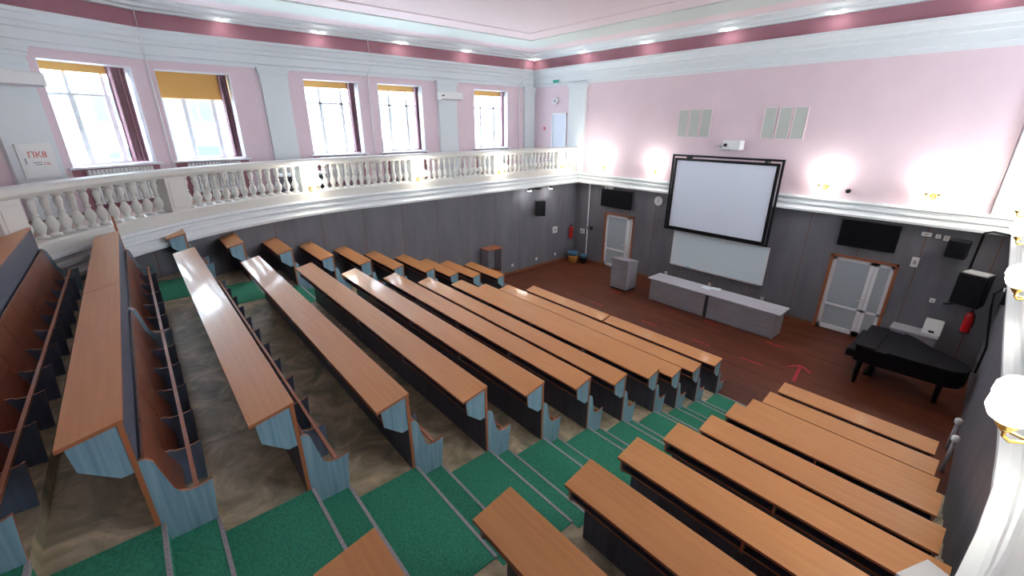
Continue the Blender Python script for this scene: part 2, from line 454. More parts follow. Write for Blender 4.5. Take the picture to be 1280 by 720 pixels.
for r in range(1, 13):
    if r == 1: row_unit('middle-block desk row with brown folding seats, '+words[r], -9.17, -3.2, r, group=G1)
    elif r == 2:
        a = row_unit('middle-block desk row with brown folding seats, '+words[r]+', its main length', -6.42, -3.2, r, group=G1)
        a = row_unit('desk piece continuing the second-rearmost middle row up to the white ledge', -9.82, -6.43, r, group=G1)
        m = MB(); m.prism([(-.02, .30), (.02, .30), (.0, 1.12), (-.03, 1.12)], -.011, .011, 'edge')
        put('end_post', m, a, (-1.69, 0, 0))
    elif r == 12:
        row_unit('front middle-block desk at the stage edge, half beside the wall aisle', -9.05, -6.15, r, group=G1)
        row_unit('front middle-block desk at the stage edge, half beside the green steps', -6.11, -3.2, r, group=G1)
    else: row_unit('middle-block desk row, '+words[r]+', between two aisles', -9.12, -3.2, r, group=G1)
    if r >= 3:
        row_unit('short wall-side desk row, '+words[r]+' of the long rows' if False else 'short desk row against the grey wall below the balustrade, '+words[r], wall_x(Y0[r])+.003, -10.45, r, wall_left=True, group=G2)
        xl = {3:-1.75, 4:-1.75, 5:-1.77, 6:-1.87, 7:-1.90, 8:-1.88, 9:-1.94, 10:-1.95, 11:-1.95, 12:-2.0}[r]
        row_unit('desk row across the green steps, '+words[r], xl, min(.20+(8.6-Y0[r])*.052, wall_x_right(Y0[r])-.05), r, group=G3)

# white folder lying near the bottom of the picture
t = thing('folder', 'white folder lying askew on a desk of the block across the green steps', 'folder', (.29, 4.09, Z(-3.235)), math.radians(-22.5))
m = MB(); m.box(-.0, .24, -.36, 0, -.012, .0, 'plastic'); m.box(0, .24, -.36, 0, .004, .016, 'plastic'); put('cover', m, t)
m = MB(); m.box(.004, .23, -.355, -.005, .0, .004, 'paper'); put('sheets', m, t)

# ------------------------------------------------------------------ balustrades
bal_prof = [(.075, 0), (.075, .035), (.045, .045), (.040, .075), (.060, .11), (.082, .17), (.080, .215), (.055, .27), (.036, .315), (.034, .335), (.052, .345), (.052, .36), (.036, .37), (.034, .40), (.046, .46), (.060, .52), (.055, .56), (.040, .59), (.050, .60), (.068, .615), (.068, .655)]
bm_ = MB(); bm_.lathe(bal_prof, 'band', 12); BAL = fixn(bm_.mesh('baluster'))
def path_sampler(path):
    segs = []; L = 0
    for a, b in zip(path, path[1:]):
        d = math.dist(a, b); segs.append((L, d, a, b)); L += d
    def at(s):
        for l, d, a, b in segs:
            if s <= l+d+1e-9:
                t = (s-l)/d; return (a[0]+(b[0]-a[0])*t, a[1]+(b[1]-a[1])*t), ((b[0]-a[0])/d, (b[1]-a[1])/d)
        l, d, a, b = segs[-1]; return b, ((b[0]-a[0])/d, (b[1]-a[1])/d)
    return at, L
fine_left = [(XL, YF)] + arc(cx, 4.6, -XL+cx, 6.95, 180, 270, 80)
atL, LL = path_sampler(fine_left)
def s_of_y(at, L, y):
    s = 0
    while s < L and at(s)[0][1] > y: s += .01
    return s
def balustrade(at, pts_s, label, inner_sign, path, name='balustrade', railpath=None, ped=.165):
    """pts_s = arc lengths of pedestals; last one ends it"""
    t = thing(name, label, 'balustrade', (*at(pts_s[0])[0], Z(-1.85)))
    L = t.location
    loc = [(p[0]-L.x, p[1]-L.y) for p in path]
    m = MB(); m.sweep(loc, [(-.31, Z(-1.9)-L.z), (-.31, Z(-1.65)-L.z), (-.28, Z(-1.645)-L.z), (.04, Z(-1.645)-L.z), (.07, Z(-1.67)-L.z), (.07, Z(-1.85)-L.z)], 'band'); put('plinth', m, t)
    m = MB(); m.sweep([(p[0]-L.x, p[1]-L.y) for p in (railpath or path)], [(-.28, Z(-.99)-L.z), (-.31, Z(-.96)-L.z), (-.33, Z(-.93)-L.z), (-.33, Z(-.87)-L.z), (-.30, Z(-.835)-L.z), (.03, Z(-.835)-L.z), (.06, Z(-.87)-L.z), (.06, Z(-.93)-L.z), (.035, Z(-.96)-L.z), (.01, Z(-.99)-L.z)], 'band'); put('handrail', m, t)
    for s in pts_s:
        p, d = at(s); n = (-d[1], d[0]); m = MB()
        pc_ = -.295+ped; c = (p[0]+n[0]*pc_-L.x, p[1]+n[1]*pc_-L.y)
        m.obox(c, d, n, .20, ped, Z(-1.66)-L.z, Z(-.98)-L.z, 'band')
        m.obox((c[0]+n[0]*(ped+.003), c[1]+n[1]*(ped+.003)), d, n, .145, .006, Z(-1.58)-L.z, Z(-1.06)-L.z, 'band')
        put('pedestal', m, t, bevel=.006)
    for a, b in zip(pts_s, pts_s[1:]):
        n_ = max(1, round((b-a-.40)/.203)); st = (b-a-.40)/n_
        for i in range(n_):
            s = a+.20+st*(i+.5); p, d = at(s); n = (-d[1], d[0])
            link('baluster', BAL, t, (p[0]-n[0]*.14-L.x, p[1]-n[1]*.14-L.y, Z(-1.645)-L.z))
    return t
sL = [s_of_y(atL, LL, y) for y in (13.15, 9.95, 6.72, 3.50, .62, -1.42)]
pathL = [atL(sL[-1]*i/90+.20*i/90)[0] for i in range(91)]
pathRail = pathL+[atL(sL[-1]+.3+.1*i)[0] for i in range(14)]
balustrade(atL, [.2]+sL, 'white gallery balustrade with turned balusters below the tall windows', 1, pathL, railpath=pathRail)
right_rev = [(RX0, YF)] + list(reversed(right_curve[8:]))
# travel with hall on the left: rear -> far
pathR = list(reversed(right_rev)); atR, LR = path_sampler(pathR)
def s_at_y(y):
    s = 0
    while s < LR and atR(s)[0][1] < y: s += .01
    return s
sR = [s_at_y(y) for y in (.95, 3.55, 6.85, 10.15, 13.35)]
balustrade(atR, sR+[LR-.2], 'white gallery balustrade directly beneath the camera at the picture edge', 1, pathR, ped=.215)

# ------------------------------------------------------------------ upper walls
def upper_wall(name, p, q, ops=(), label=None):
    return struct(name, wall_between(p, q, Z(-1.9), Z(2.2), 'pink', .45, ops), label)
sill_z, top_z = Z(-.90), Z(1.31)
U = upper
upper_wall('wall_front_upper', (3.2+.45, YF), (-15.1-.45, YF), (), 'pink upper wall above the stage')
def yo(y0_, y1_): return (YF-y1_, YF-y0_, sill_z, top_z)
winL = [(10.97, 12.70), (6.97, 8.66), (4.60, 6.30)]
upper_wall('wall_left_upper', (-15.1, YF), (-15.1, 3.3), [yo(a, b) for a, b in winL], 'pink gallery wall with tall windows')
L23 = math.dist(U[2], U[3]); L34 = math.dist(U[3], U[4])
upper_wall('wall_left_bend', U[2], U[3], [(.62, 2.28, sill_z, top_z)], 'pink gallery wall holding the blind-covered window')
upper_wall('wall_left_rear', U[3], U[4], [(.30, 2.02, sill_z, top_z)], 'pink gallery wall with the nearest window')
upper_wall('wall_rear_left', U[4], U[5])
upper_wall('wall_rear', U[5], U[6]); upper_wall('wall_rear_middle', U[6], U[7]); upper_wall('wall_rear_right', U[7], U[8])
upper_wall('wall_right_upper', U[8], (3.2, YF), [(5.3, 7.0, sill_z, top_z), (8.5, 10.2, sill_z, top_z), (12., 13.7, sill_z, top_z)], 'pink wall behind the far gallery')  # unseen window openings added to let more daylight into the hall
cl = list(U)
mb = MB(); mb.sweep(cl, [(-.02, Z(1.50)), (.05, Z(1.50)), (.05, Z(1.60)), (.085, Z(1.615)), (.085, Z(1.82)), (.12, Z(1.84)), (.12, Z(1.93)), (.16, Z(1.96)), (.22, Z(2.06)), (.27, Z(2.09)), (.27, Z(2.16)), (-.02, Z(2.16))], 'white', closed=True)
struct('trim_2', mb, 'white moulded cornice round the top of the walls')
mb = MB(); mb.sweep(cl, [(.0, Z(2.15)), (.0, Z(2.95)), (-.3, Z(2.95)), (-.3, Z(2.15))], 'rose', closed=True)
struct('trim_3', mb, 'dark rose frieze band above the cornice')
mb = MB(); mb.sweep(cl, [(-.05, Z(2.55)), (.22, Z(2.53)), (.24, Z(2.58)), (.34, Z(2.60)), (.36, Z(2.66)), (.64, Z(2.69)), (.66, Z(2.75)), (-.05, Z(2.75))], 'white', closed=True)
struct('trim_4', mb, 'white stepped cove at the ceiling edge')
mb = MB(); mb.face([(x, y, Z(2.73)) for x, y in [(4, 15), (-16, 15), (-16, -7), (4, -7)]], 'ceil'); mb.face([(x, y, Z(2.9)) for x, y in [(4, 15), (4, -7), (-16, -7), (-16, 15)]], 'ceil')
struct('ceiling', mb, 'pale pink flat ceiling')
mb = MB(); mb.sweep(cl, [(1.55, Z(2.74)), (1.55, Z(2.70)), (2.65, Z(2.70)), (2.65, Z(2.74))], 'sage', closed=True)
struct('trim_5', mb, 'pale sage border band on the ceiling')
mb = MB(); mb.sweep(cl, [(3.45, Z(2.74)), (3.46, Z(2.705)), (3.52, Z(2.705)), (3.53, Z(2.74))], 'ceil', closed=True)
struct('trim_6', mb, 'thin raised moulding line on the ceiling')

# pilasters
def pilaster(c, d, n, w, z0=Z(-1.9), label=''):
    t = thing('pilaster', label, 'pilaster', (c[0], c[1], z0)); L = t.location
    m = MB(); m.obox((n[0]*.06, n[1]*.06), d, n, w/2, .06, 0, Z(1.52)-z0, 'white'); put('shaft', m, t)
    m = MB()
    for z, o in ((Z(1.14), .015), (Z(1.30), .03), (Z(1.38), .05), (Z(1.45), .07)):
        m.obox((n[0]*(.06+o/2), n[1]*(.06+o/2)), d, n, w/2+o, .06+o/2, z-z0, (z+.07 if z < Z(1.4) else Z(1.52))-z0, 'white')
    put('capital', m, t)
    t['kind'] = 'structure'
    return t
dN, nE = (0, -1), (1, 0)
pilaster((-15.1, 9.67), dN, nE, .80, label='white pilaster with an air conditioner between the windows')
pilaster((-15.1, 3.78), dN, nE, .72, label='plain white pilaster between the second and third windows')
pilaster((-15.1, 13.88), dN, nE, .60, label='white pilaster in the far gallery corner')
pilaster((-12.48, YF), (-1, 0), (0, -1), .84, label='white pilaster where the gallery meets the stage wall')
pilaster((.12, YF), (-1, 0), (0, -1), .90, label='white pilaster at the far end of the near gallery')
d34 = Vector((U[5][0]-U[4][0], U[5][1]-U[4][1])).normalized(); n34 = (-d34.y, d34.x)
pc = (U[4][0]+d34.x*.42, U[4][1]+d34.y*.42)
pilaster(pc, tuple(d34), n34, .85, label='white pilaster carrying the hydrant cabinet')

# ------------------------------------------------------------------ windows
wi = 0
def window(p, d, n, w, blind, curtain, desc):
    """p = lower near corner at wall face, d = along wall (unit), n = into hall; recess 0.30"""
    global wi; wi += 1
    t = link('window_%d' % wi, None, None, (p[0]+d[0]*w/2, p[1]+d[1]*w/2, sill_z)); t['kind'] = 'structure'; t['label'] = 'tall white framed window, '+desc
    h = top_z-sill_z
    D = Vector(d); Nn = Vector(n)
    def bx(mbx, a0, a1, b0, b1, z0, z1, k): # a along, b toward hall (from wall face)
        c = ((a0+a1)/2*D.x+(b0+b1)/2*Nn.x, (a0+a1)/2*D.y+(b0+b1)/2*Nn.y)
        mbx.obox(c, d, n, abs(a1-a0)/2, abs(b1-b0)/2, z0, z1, k)
    hw = w/2; b0, b1 = -.40, -.33
    m = MB()
    bx(m, -hw, -hw+.07, b0, b1, 0, h, 'frame'); bx(m, hw-.07, hw, b0, b1, 0, h, 'frame')
    bx(m, -hw, hw, b0, b1, 0, .07, 'frame'); bx(m, -hw, hw, b0, b1, h-.07, h, 'frame')
    for a in (-hw+w*.29, -hw+w*.69): bx(m, a-.035, a+.035, b0, b1, .05, h-.05, 'frame')
    bx(m, -hw, hw, b0, b1, h*.70-.03, h*.70+.03, 'frame')
    for a, b in ((-hw+.07, -hw+w*.29-.035), (-hw+w*.29+.035, -hw+w*.69-.035), (-hw+w*.69+.035, hw-.07)):
        for q in (a, b-.02): bx(m, q, q+.02, b1, b1+.012, .07, h*.70-.03, 'frame')
    put('window_frame', m, t)
    m = MB(); bx(m, -hw+.05, hw-.05, -.368, -.362, .05, h-.05, 'glass'); put('pane', m, t)
    m = MB(); bx(m, -hw-.10, hw+.10, -.33, .10, -.045, -.005, 'frame'); put('window_sill', m, t)
    # white reveal lining
    m = MB(); bx(m, -hw, -hw+.012, -.33, .004, 0, h, 'frame'); bx(m, hw-.012, hw, -.33, .004, 0, h, 'frame'); bx(m, -hw, hw, -.33, .004, h-.012, h, 'frame'); put('window_reveal', m, t)
    # roller blind
    bt = thing('roller_blind', 'ochre roller blind '+('half lowered ' if blind > .4 else 'rolled up ')+'in the '+desc, 'blind', tuple(t.location), 0, 'ochre roller blinds')
    m = MB(); bx(m, -hw+.03, hw-.03, -.30, -.296, h-.05-blind, h-.02, 'blind'); put('fabric', m, bt)
    m = MB(); bx(m, -hw+.03, hw-.03, -.305, -.29, h-.07-blind, h-.045-blind, 'blind'); put('bottom_bar', m, bt)
    # curtain bundled on the side away from the camera
    ct = thing('curtain', 'plum curtain gathered at the side of the '+desc, 'curtain', tuple(t.location), 0, 'plum curtains')
    m = MB(); n_ = 26; pts = []
    far = -hw+.06 if D.y < 0 else hw-.06
    sg = 1 if far < 0 else -1
    for i in range(n_+1):
        a = far+sg*curtain*i/n_; pts.append((a, -.20+.05*math.sin(i*.95)+.008*math.sin(i*3.1)))
    for (a, b), (a2, b2) in zip(pts, pts[1:]):
        for off, flip in ((0, 1), (-.01, -1)):
            P = [(a*D.x+(b+off)*Nn.x, a*D.y+(b+off)*Nn.y, z) for z in (.03, h-.03)]; Q = [(a2*D.x+(b2+off)*Nn.x, a2*D.y+(b2+off)*Nn.y, z) for z in (.03, h-.03)]
            m.face([P[0], Q[0], Q[1], P[1]], 'curtain', True)
    o = link('drape', m.mesh('drape'), ct)
    m = MB(); bx(m, -hw+.02, hw-.02, -.215, -.20, h-.03, h-.012, 'frame'); put('curtain_track', m, ct)
    # radiator under the sill
    rt = thing('radiator', 'white ribbed radiator under the '+desc, 'radiator', (t.location.x, t.location.y, Z(-1.88)), 0, 'radiators under the gallery windows')
    m = MB(); k = int((w-.3)/.08)
    for i in range(k):
        a = -k*.04+i*.08+.04; bx(m, a-.03, a+.03, .03, .13, .12, .905, 'plastic')
    bx(m, -k*.04, k*.04, .055, .10, .16, .21, 'plastic'); bx(m, -k*.04, k*.04, .055, .10, .80, .85, 'plastic'); put('fins', m, rt)
    m = MB(); bx(m, -k*.04+.05, -k*.04+.09, .05, .10, 0, .13, 'plastic'); bx(m, k*.04-.09, k*.04-.05, .05, .10, 0, .13, 'plastic'); put('feet', m, rt)
    m = MB(); bx(m, -hw-.04, hw+.04, .0, .012, Z(-1.9)-rt.location.z+.02, Z(-.96)-rt.location.z, 'rose'); put('niche_shade', m, rt)  # flat sheet; shade of the radiator recess put into its dark rose colour
    return t
descs = ['window closest to the corner door', 'fourth window from the hydrant cabinet', 'third window, after the plain pilaster', 'second window, beside the plain pilaster', 'window closest to the hydrant cabinet']
for (a, b), ds, cu in zip(winL, descs[:3], (.13, .16, .22)):
    window((-15.1, b), (0, -1), (1, 0), b-a, .14, cu, ds)
def wl(pi, a, b, ds, blind, cu):
    p, q = U[pi], U[pi+1]; d = Vector((q[0]-p[0], q[1]-p[1])).normalized(); n = (-d.y, d.x)
    window((p[0]+d.x*a, p[1]+d.y*a), (d.x, d.y), n, b-a, blind, cu, ds)
wl(2, .62, 2.28, descs[3], .58, .20)
wl(3, .30, 2.02, descs[4], .12, .36)
# facade outside
t = thing('building', 'pale building across the street seen faintly through the windows', 'building', (-34, 6, -3))
m = MB(); m.box(-3, 0, -30, 26, 0, 11.5, 'facade'); m.box(-3, .35, -30, 26, 11.5, 12, 'facade'); put('facade_wall', m, t)
wm = MB(); wm.box(0, .03, -.8, .8, 0, 2.2, 'frame'); wm.box(.03, .04, -.7, -.05, .1, 1.4, 'roomgreyglass'); wm.box(.03, .04, .05, .7, .1, 1.4, 'roomgreyglass'); wm.box(.03, .04, -.7, .7, 1.5, 2.1, 'roomgreyglass')
wme = fixn(wm.mesh('window'))
for zz in (5.2, 8.6):
    for i in range(13): link('window', wme, t, (0, -26+4*i, zz))

# ------------------------------------------------------------------ stage wall fittings
def door(num, x0, x1, ztop, leaf_split, open_narrow=False, label=''):
    t = link('door_%d' % num, None, None, ((x0+x1)/2, YF, 0)); t['kind'] = 'structure'; t['label'] = label
    hw = (x1-x0)/2; c = .055
    m = MB(); m.box(-hw-c, -hw+.01, -.02, .2, 0, ztop+c, 'brownwood'); m.box(hw-.01, hw+c, -.02, .2, 0, ztop+c, 'brownwood'); m.box(-hw-c, hw+c, -.02, .2, ztop-.01, ztop+c, 'brownwood'); put('door_casing', m, t)
    m = MB(); m.box(-hw, hw, .25, .27, 0, ztop, 'dgrey'); put('passage_shade', m, t)  # dark sheet across the opening, gloom of the passage put into its colour
    for (a, b) in ((-hw+.01, leaf_split), (leaf_split+.01, hw-.01)):
        m = MB(); f = .085
        m.box(a, a+f, .04, .09, .03, ztop-.01, 'frame'); m.box(b-f, b, .04, .09, .03, ztop-.01, 'frame')
        m.box(a, b, .04, .09, .03, .03+.13, 'frame'); m.box(a, b, .04, .09, ztop-.11, ztop-.01, 'frame'); m.box(a, b, .04, .09, .74, .80, 'frame')
        lf = put('door_leaf', m, t)
        m = MB(); m.box(a+f, b-f, .06, .07, .16, .74, 'frost'); m.box(a+f, b-f, .06, .07, .80, ztop-.11, 'frost'); put('frosted_pane', m, lf)
    m = MB(); m.box(leaf_split-.06, leaf_split-.02, .02, .04, .95, 1.12, 'plastic'); m.box(leaf_split-.16, leaf_split-.03, -.01, .01, 1.05, 1.075, 'plastic'); m.box(leaf_split-.05, leaf_split-.03, -.01, .04, 1.05, 1.075, 'plastic'); put('door_handle', m, t)
door(1, D1[0], D1[1], Z(-3.34), .42, label='white glazed door behind the lectern')
door(2, D2[0], D2[1], Z(-3.36), .25, label='white glazed double door beside the grand piano')
# gallery end door
t = link('door_3', None, None, (-13.5, YF, Z(-1.9))); t['kind'] = 'structure'; t['label'] = 'pale grey door at the end of the gallery'
m = MB(); m.box(-.42, -.35, -.03, .0, 0, 2.36, 'frame'); m.box(.35, .42, -.03, .0, 0, 2.36, 'frame'); m.box(-.42, .42, -.03, .0, 2.28, 2.36, 'frame'); put('door_casing', m, t)
m = MB(); m.box(-.35, .35, -.015, 0, 0, 2.28, 'screen'); m.box(-.36, -.345, -.02, 0, 0, 2.28, 'dgrey'); m.box(.345, .36, -.02, 0, 0, 2.28, 'dgrey'); put('door_leaf', m, t)

def front(name, label, cat, x, z, group=None): return thing(name, label, cat, (x, YF, Z(z)), 0, group)
# projection screen
t = front('projection_screen', 'large white projection screen in a black double frame above the whiteboard', 'projection screen', -6.22, -2.15)
def frame_box(m, x0, x1, z0, z1, w, y0, y1, k):
    m.box(x0, x1, y0, y1, z0, z0+w, k); m.box(x0, x1, y0, y1, z1-w, z1, k); m.box(x0, x0+w, y0, y1, z0+w, z1-w, k); m.box(x1-w, x1, y0, y1, z0+w, z1-w, k)
# hangs tilted slightly off the wall in front of the ledge
m = MB(); frame_box(m, -1.70, 1.70, -1.26, 1.24, .06, -.34, -.30, 'black'); put('outer_frame', m, t)
m = MB(); frame_box(m, -1.60, 1.60, -1.21, 1.13, .075, -.36, -.30, 'black'); put('inner_frame', m, t)
m = MB(); m.box(-1.56, 1.56, -.33, -.32, -1.16, 1.08, 'screen'); put('fabric', m, t)
m = MB()
for x in (-1.2, 1.2): m.box(x-.03, x+.03, -.31, 0, 1.12, 1.18, 'dgrey')
put('wall_bracket', m, t)
t = front('whiteboard', 'wide whiteboard with a thin frame under the projection screen', 'whiteboard', -6.10, -4.12)
m = MB(); m.box(-1.55, 1.55, -.03, -.01, -.56, .62, 'board'); put('writing_surface', m, t)
m = MB(); frame_box(m, -1.58, 1.58, -.59, .64, .03, -.04, 0, 'frame'); put('frame', m, t)
m = MB(); m.box(-1.5, 1.5, -.12, -.03, -.60, -.575, 'nosing'); put('pen_tray', m, t)
m = MB(); m.box(-.93, -.80, -.09, -.05, -.572, -.545, 'cyan'); o = put('board_eraser', m, None, tuple(t.location)); tag(o, 'bright blue eraser on the whiteboard tray', 'eraser')
# televisions
for x, label, w in ((-10.22, 'black flat television above the door behind the lectern', 1.42), (-2.30, 'black flat television above the double door beside the piano', 1.22)):
    t = front('television', label, 'television', x, -2.70 if w > 1.3 else -2.68)
    m = MB(); m.box(-w/2, w/2, -.14, -.07, -.34, .34, 'black'); put('casing', m, t, bevel=.01)
    m = MB(); m.box(-w/2+.02, w/2-.02, -.144, -.139, -.31, .325, 'piano'); put('display', m, t)
    m = MB(); m.box(-.15, .15, -.07, 0, -.12, .12, 'dgrey'); put('wall_mount', m, t)
t = front('webcam', 'small white camera box on top of the television behind the lectern', 'camera', -10.55, -2.34)
m = MB(); m.box(-.16, .10, -.2, -.06, .0, .08, 'plastic'); m.box(.10, .16, -.19, -.08, .0, .14, 'plastic'); put('housing', m, t, bevel=.01)
m = MB(); m.tube([(-.05, -.21, .045), (-.05, -.19, .045)], .03, 'black'); put('lens', m, t)
# clock
t = front('wall_clock', 'round white wall clock left of the projection screen', 'clock', -8.43, -2.56)
def disc(m, r, y0, y1, k, seg=28, c=(0, 0)):
    m.prism([(c[0]+r*math.cos(2*math.pi*i/seg), c[1]+r*math.sin(2*math.pi*i/seg)) for i in range(seg)], y0, y1, k, axis='y', smooth=True)
m = MB(); disc(m, .175, -.05, 0, 'nosing'); put('rim', m, t)
m = MB(); disc(m, .155, -.055, -.045, 'plastic'); put('dial', m, t)
m = MB(); m.box(-.006, .006, -.06, -.056, 0, .12, 'black'); m.box(-.008, .008, -.06, -.056, -.075, 0, 'black'); put('hands', m, t)
# vents
for x, g in ((-7.50, 'three-strip wall vent nearer the gallery'), (-4.86, 'three-strip wall vent farther along the pink stage wall')):
    t = front('air_vent', g, 'vent', x, .04, 'wall vents above the screen')
    for i in range(3):
        a = -.55+i*.385
        m = MB(); frame_box(m, a-.02, a+.33, -.43, .43, .025, -.03, 0, 'ceil'); put('vent_frame', m, t)
        m = MB(); m.box(a, a+.31, -.012, -.004, -.41, .41, 'grille')
        for j in range(27): m.box(a+.005, a+.305, -.02, -.012, -.39+j*.03, -.378+j*.03, 'grille')
        put('grille', m, t)
# projector on wall bracket
t = front('projector', 'small white projector on a wall bracket above the projection screen', 'projector', -6.20, -.60)
m = MB(); m.box(-.10, .42, -.42, -.12, -.10, .17, 'plastic'); put('housing', m, t, bevel=.02)
m = MB(); m.tube([(.0, -.42, .03), (.0, -.46, .03)], .05, 'black', 12); put('lens', m, t)
m = MB(); m.box(-.30, -.02, -.10, 0, -.14, .06, 'nosing'); m.box(-.35, 0, -.30, -.22, .02, .05, 'plastic'); m.box(-.35, -.1, -.28, -.18, -.11, -.07, 'plastic'); m.box(.1, .2, -.12, 0, -.05, .1, 'plastic'); put('bracket', m, t)
# small wall boxes
def wallbox(name, label, cat, x, z, w, h, k='plastic', d=.05, grp=None):
    t = front(name, label, cat, x, z, grp)
    m = MB(); m.box(-w/2, w/2, -d, 0, -h/2, h/2, k); put('cover', m, t, bevel=.008)
    m = MB(); m.box(-w*.22, w*.22, -d-.006, -d, -h*.22, h*.22, 'nosing'); put('insert', m, t)
    return t
wallbox('socket_plate', 'white twin socket plate between the corner and the conduit', 'socket', -11.88, -4.27, .22, .20)
wallbox('intercom', 'small black wall device on the white conduit', 'intercom', -11.45, -4.06, .20, .12, 'black', .12)
wallbox('wall_socket', 'white socket behind the lectern end of the long grey desk', 'socket', -7.79, -5.12, .09, .10, grp='sockets behind the long desk')
wallbox('wall_socket', 'white socket behind the middle of the long grey desk', 'socket', -6.14, -5.12, .09, .10, grp='sockets behind the long desk')
wallbox('wall_socket', 'white socket behind the piano end of the long grey desk', 'socket', -4.44, -5.12, .09, .10, grp='sockets behind the long desk')
wallbox('wireless_router', 'wide white box, first of three beside the television', 'box', -1.23, -2.46, .18, .09)
wallbox('junction_box', 'small middle white box of three beside the television', 'box', -1.02, -2.47, .09, .09)
wallbox('junction_box', 'beige box of three, closest to the small black loudspeaker', 'box', -.87, -2.49, .10, .12, 'band')
wallbox('light_switch', 'white switch panel beside the double door', 'switch', -1.27, -3.17, .14, .24)
wallbox('power_socket', 'lone pale socket above the pale cabinet behind the piano', 'socket', -.73, -4.02, .10, .10)
t = thing('cable_conduit', 'thin white conduit running down the stage wall near the corner', 'conduit', (-11.63, YF, 0))
m = MB(); m.box(-.02, .02, -.025, 0, .0, Z(-2.25), 'plastic'); put('trunking', m, t)
# black cable near the right corner
t = thing('power_cable', 'thick black cable dropping from the ledge past the loudspeakers', 'cable', (-.28, YF, Z(-2.2)))
m = MB(); m.tube([(.45, -.27, -.02), (.10, -.29, .03), (-.02, -.28, -.02), (-.03, -.06, -.1), (-.045, -.04, -.9), (-.06, -.04, -1.6), (-.10, -.04, -1.78), (-.25, -.04, -1.84)], .022, 'cable'); put('cable', m, t)

def speaker(label, c, w, d, h, rz, tilt=0, mount=True):
    t = thing('loudspeaker', label, 'loudspeaker', c, rz)
    m = MB(); m.prism([(-w/2, -d/2), (w/2, -d/2), (w/2*.8, d/2), (-w/2*.8, d/2)], -h/2, h/2, 'black', axis='z'); put('cabinet', m, t, bevel=.012)
    m = MB(); m.box(-w/2*.9, w/2*.9, -d/2-.012, -d/2, -h/2*.93, h/2*.93, 'black'); put('grille', m, t)
    m = MB(); m.tube([(0, -d/2-.02, -h*.18), (0, -d/2, -h*.18)], w*.33, 'black', 16); put('woofer', m, t)
    m = MB(); m.tube([(0, -d/2-.02, h*.27), (0, -d/2, h*.27)], w*.15, 'black', 12); put('tweeter', m, t)
    m = MB(); m.box(-.03, .03, d/2-.03, d/2+.12, -.04, .04, 'dgrey'); put('wall_bracket', m, t)
    return t
speaker('small black loudspeaker on the wall below the twin spotlights', (-12.05, 11.75, Z(-3.03)), .38, .30, .58, math.radians(65))
speaker('small black loudspeaker in the corner under the ledge', (-.60, 13.93, Z(-2.65)), .36, .30, .40, math.radians(-12))
t = speaker('big black loudspeaker hanging in the corner above the fire extinguisher', (-.14, 13.72, Z(-3.45)), .50, .42, .72, math.radians(-18))
m = MB(); m.box(-.22, .2, -.15, .16, 0, .03, 'plastic'); o = put('paper_stack', m, None, (-.14, 13.72, Z(-3.45)+.36), math.radians(-18)); tag(o, 'flat pale board lying on top of the big loudspeaker', 'board')
# twin spot lights on left ledge
t = thing('twin_spotlight', 'pair of small lit floodlights on a black arm under the ledge', 'spotlight', (XL+.28, 11.75, Z(-2.27)))
m = MB(); m.box(-.24, .0, -.10, .10, -.05, .03, 'black'); m.tube([(.0, -.55, 0), (.0, .6, .0)], .012, 'black'); put('arm', m, t)
for y in (-.55, .58):
    m = MB(); m.lathe([(.03, .05), (.07, .02), (.075, -.04), (.06, -.05)], 'dgrey', 12, (0.02, y, 0)); o = put('lamp_head', m, t)
    m = MB(); m.lathe([(.062, -.052), (.058, -.062)], 'spot', 12, (0.02, y, 0)); put('lit_lens', m, o)
def sideplate(name, label, cat, y, z, w, h, k='plastic', grp=None):
    t = thing(name, label, cat, (XL, y, Z(z)), 0, grp)
    m = MB(); m.box(0, .04, -w/2, w/2, -h/2, h/2, k); put('cover', m, t, bevel=.006)
    m = MB(); m.box(.04, .046, -w*.25, w*.25, -h*.25, h*.25, 'nosing'); put('insert', m, t)
for y, q in ((10.6, 'farthest from the corner'), (11.9, 'middle one of three'), (13.0, 'closest to the corner')):
    sideplate('floor_socket', 'small round white socket low on the side wall, '+q, 'socket', y, -5.18, .09, .10, grp='low sockets on the side wall')
sideplate('notice_plate', 'white notice plate beside the corner fire extinguisher', 'notice', 12.93, -4.11, .26, .26)
def extinguisher(label, c):
    t = thing('fire_extinguisher', label, 'fire extinguisher', c)
    m = MB(); m.lathe([(.07, 0), (.085, .02), (.085, .42), (.06, .48), (.03, .50)], 'red', 16); put('cylinder', m, t)
    m = MB(); m.lathe([(.025, .50), (.03, .55), (.02, .56)], 'dgrey', 10); m.box(-.015, .015, -.10, .03, .555, .575, 'black'); put('valve', m, t)
    m = MB(); m.tube([(0, -.03, .53), (.06, -.08, .48), (.09, -.05, .3), (.09, -.03, .16)], .012, 'black'); put('hose', m, t)
    m = MB(); m.tube([(0, .0, -.012), (0, 0, .0)], .09, 'dgrey', 12); m.box(-.02, .02, .07, .13, .1, .3, 'dgrey'); put('holder', m, t)
extinguisher('red fire extinguisher on the side wall above the bins', (XL+.12, 13.84, Z(-4.58)))
extinguisher('red fire extinguisher hanging below the big loudspeaker', (-.02, 13.85, Z(-4.50)))
# bins
def bin_(label, c, r, h, k, bag):
    t = thing('waste_bin', label, 'bin', c)
    m = MB(); m.lathe([(r*.85, 0), (r, h), (r*.94, h), (r*.8, .02)], k, 18); put('bucket', m, t)
    m = MB(); m.lathe([(r*1.04, h*.72), (r*1.1, h*.8), (r*1.08, h*1.03), (r*.9, h*1.05), (r*.8, h*.7)], bag, 14); put('liner_bag', m, t)
bin_('ochre bin with a dark blue liner in the stage corner', (-11.86, 13.62, 0), .22, .44, 'amber', 'bluebag')
bin_('small black bin with a blue liner beside the ochre bin', (-11.48, 13.86, 0), .15, .34, 'black', 'bluebag')
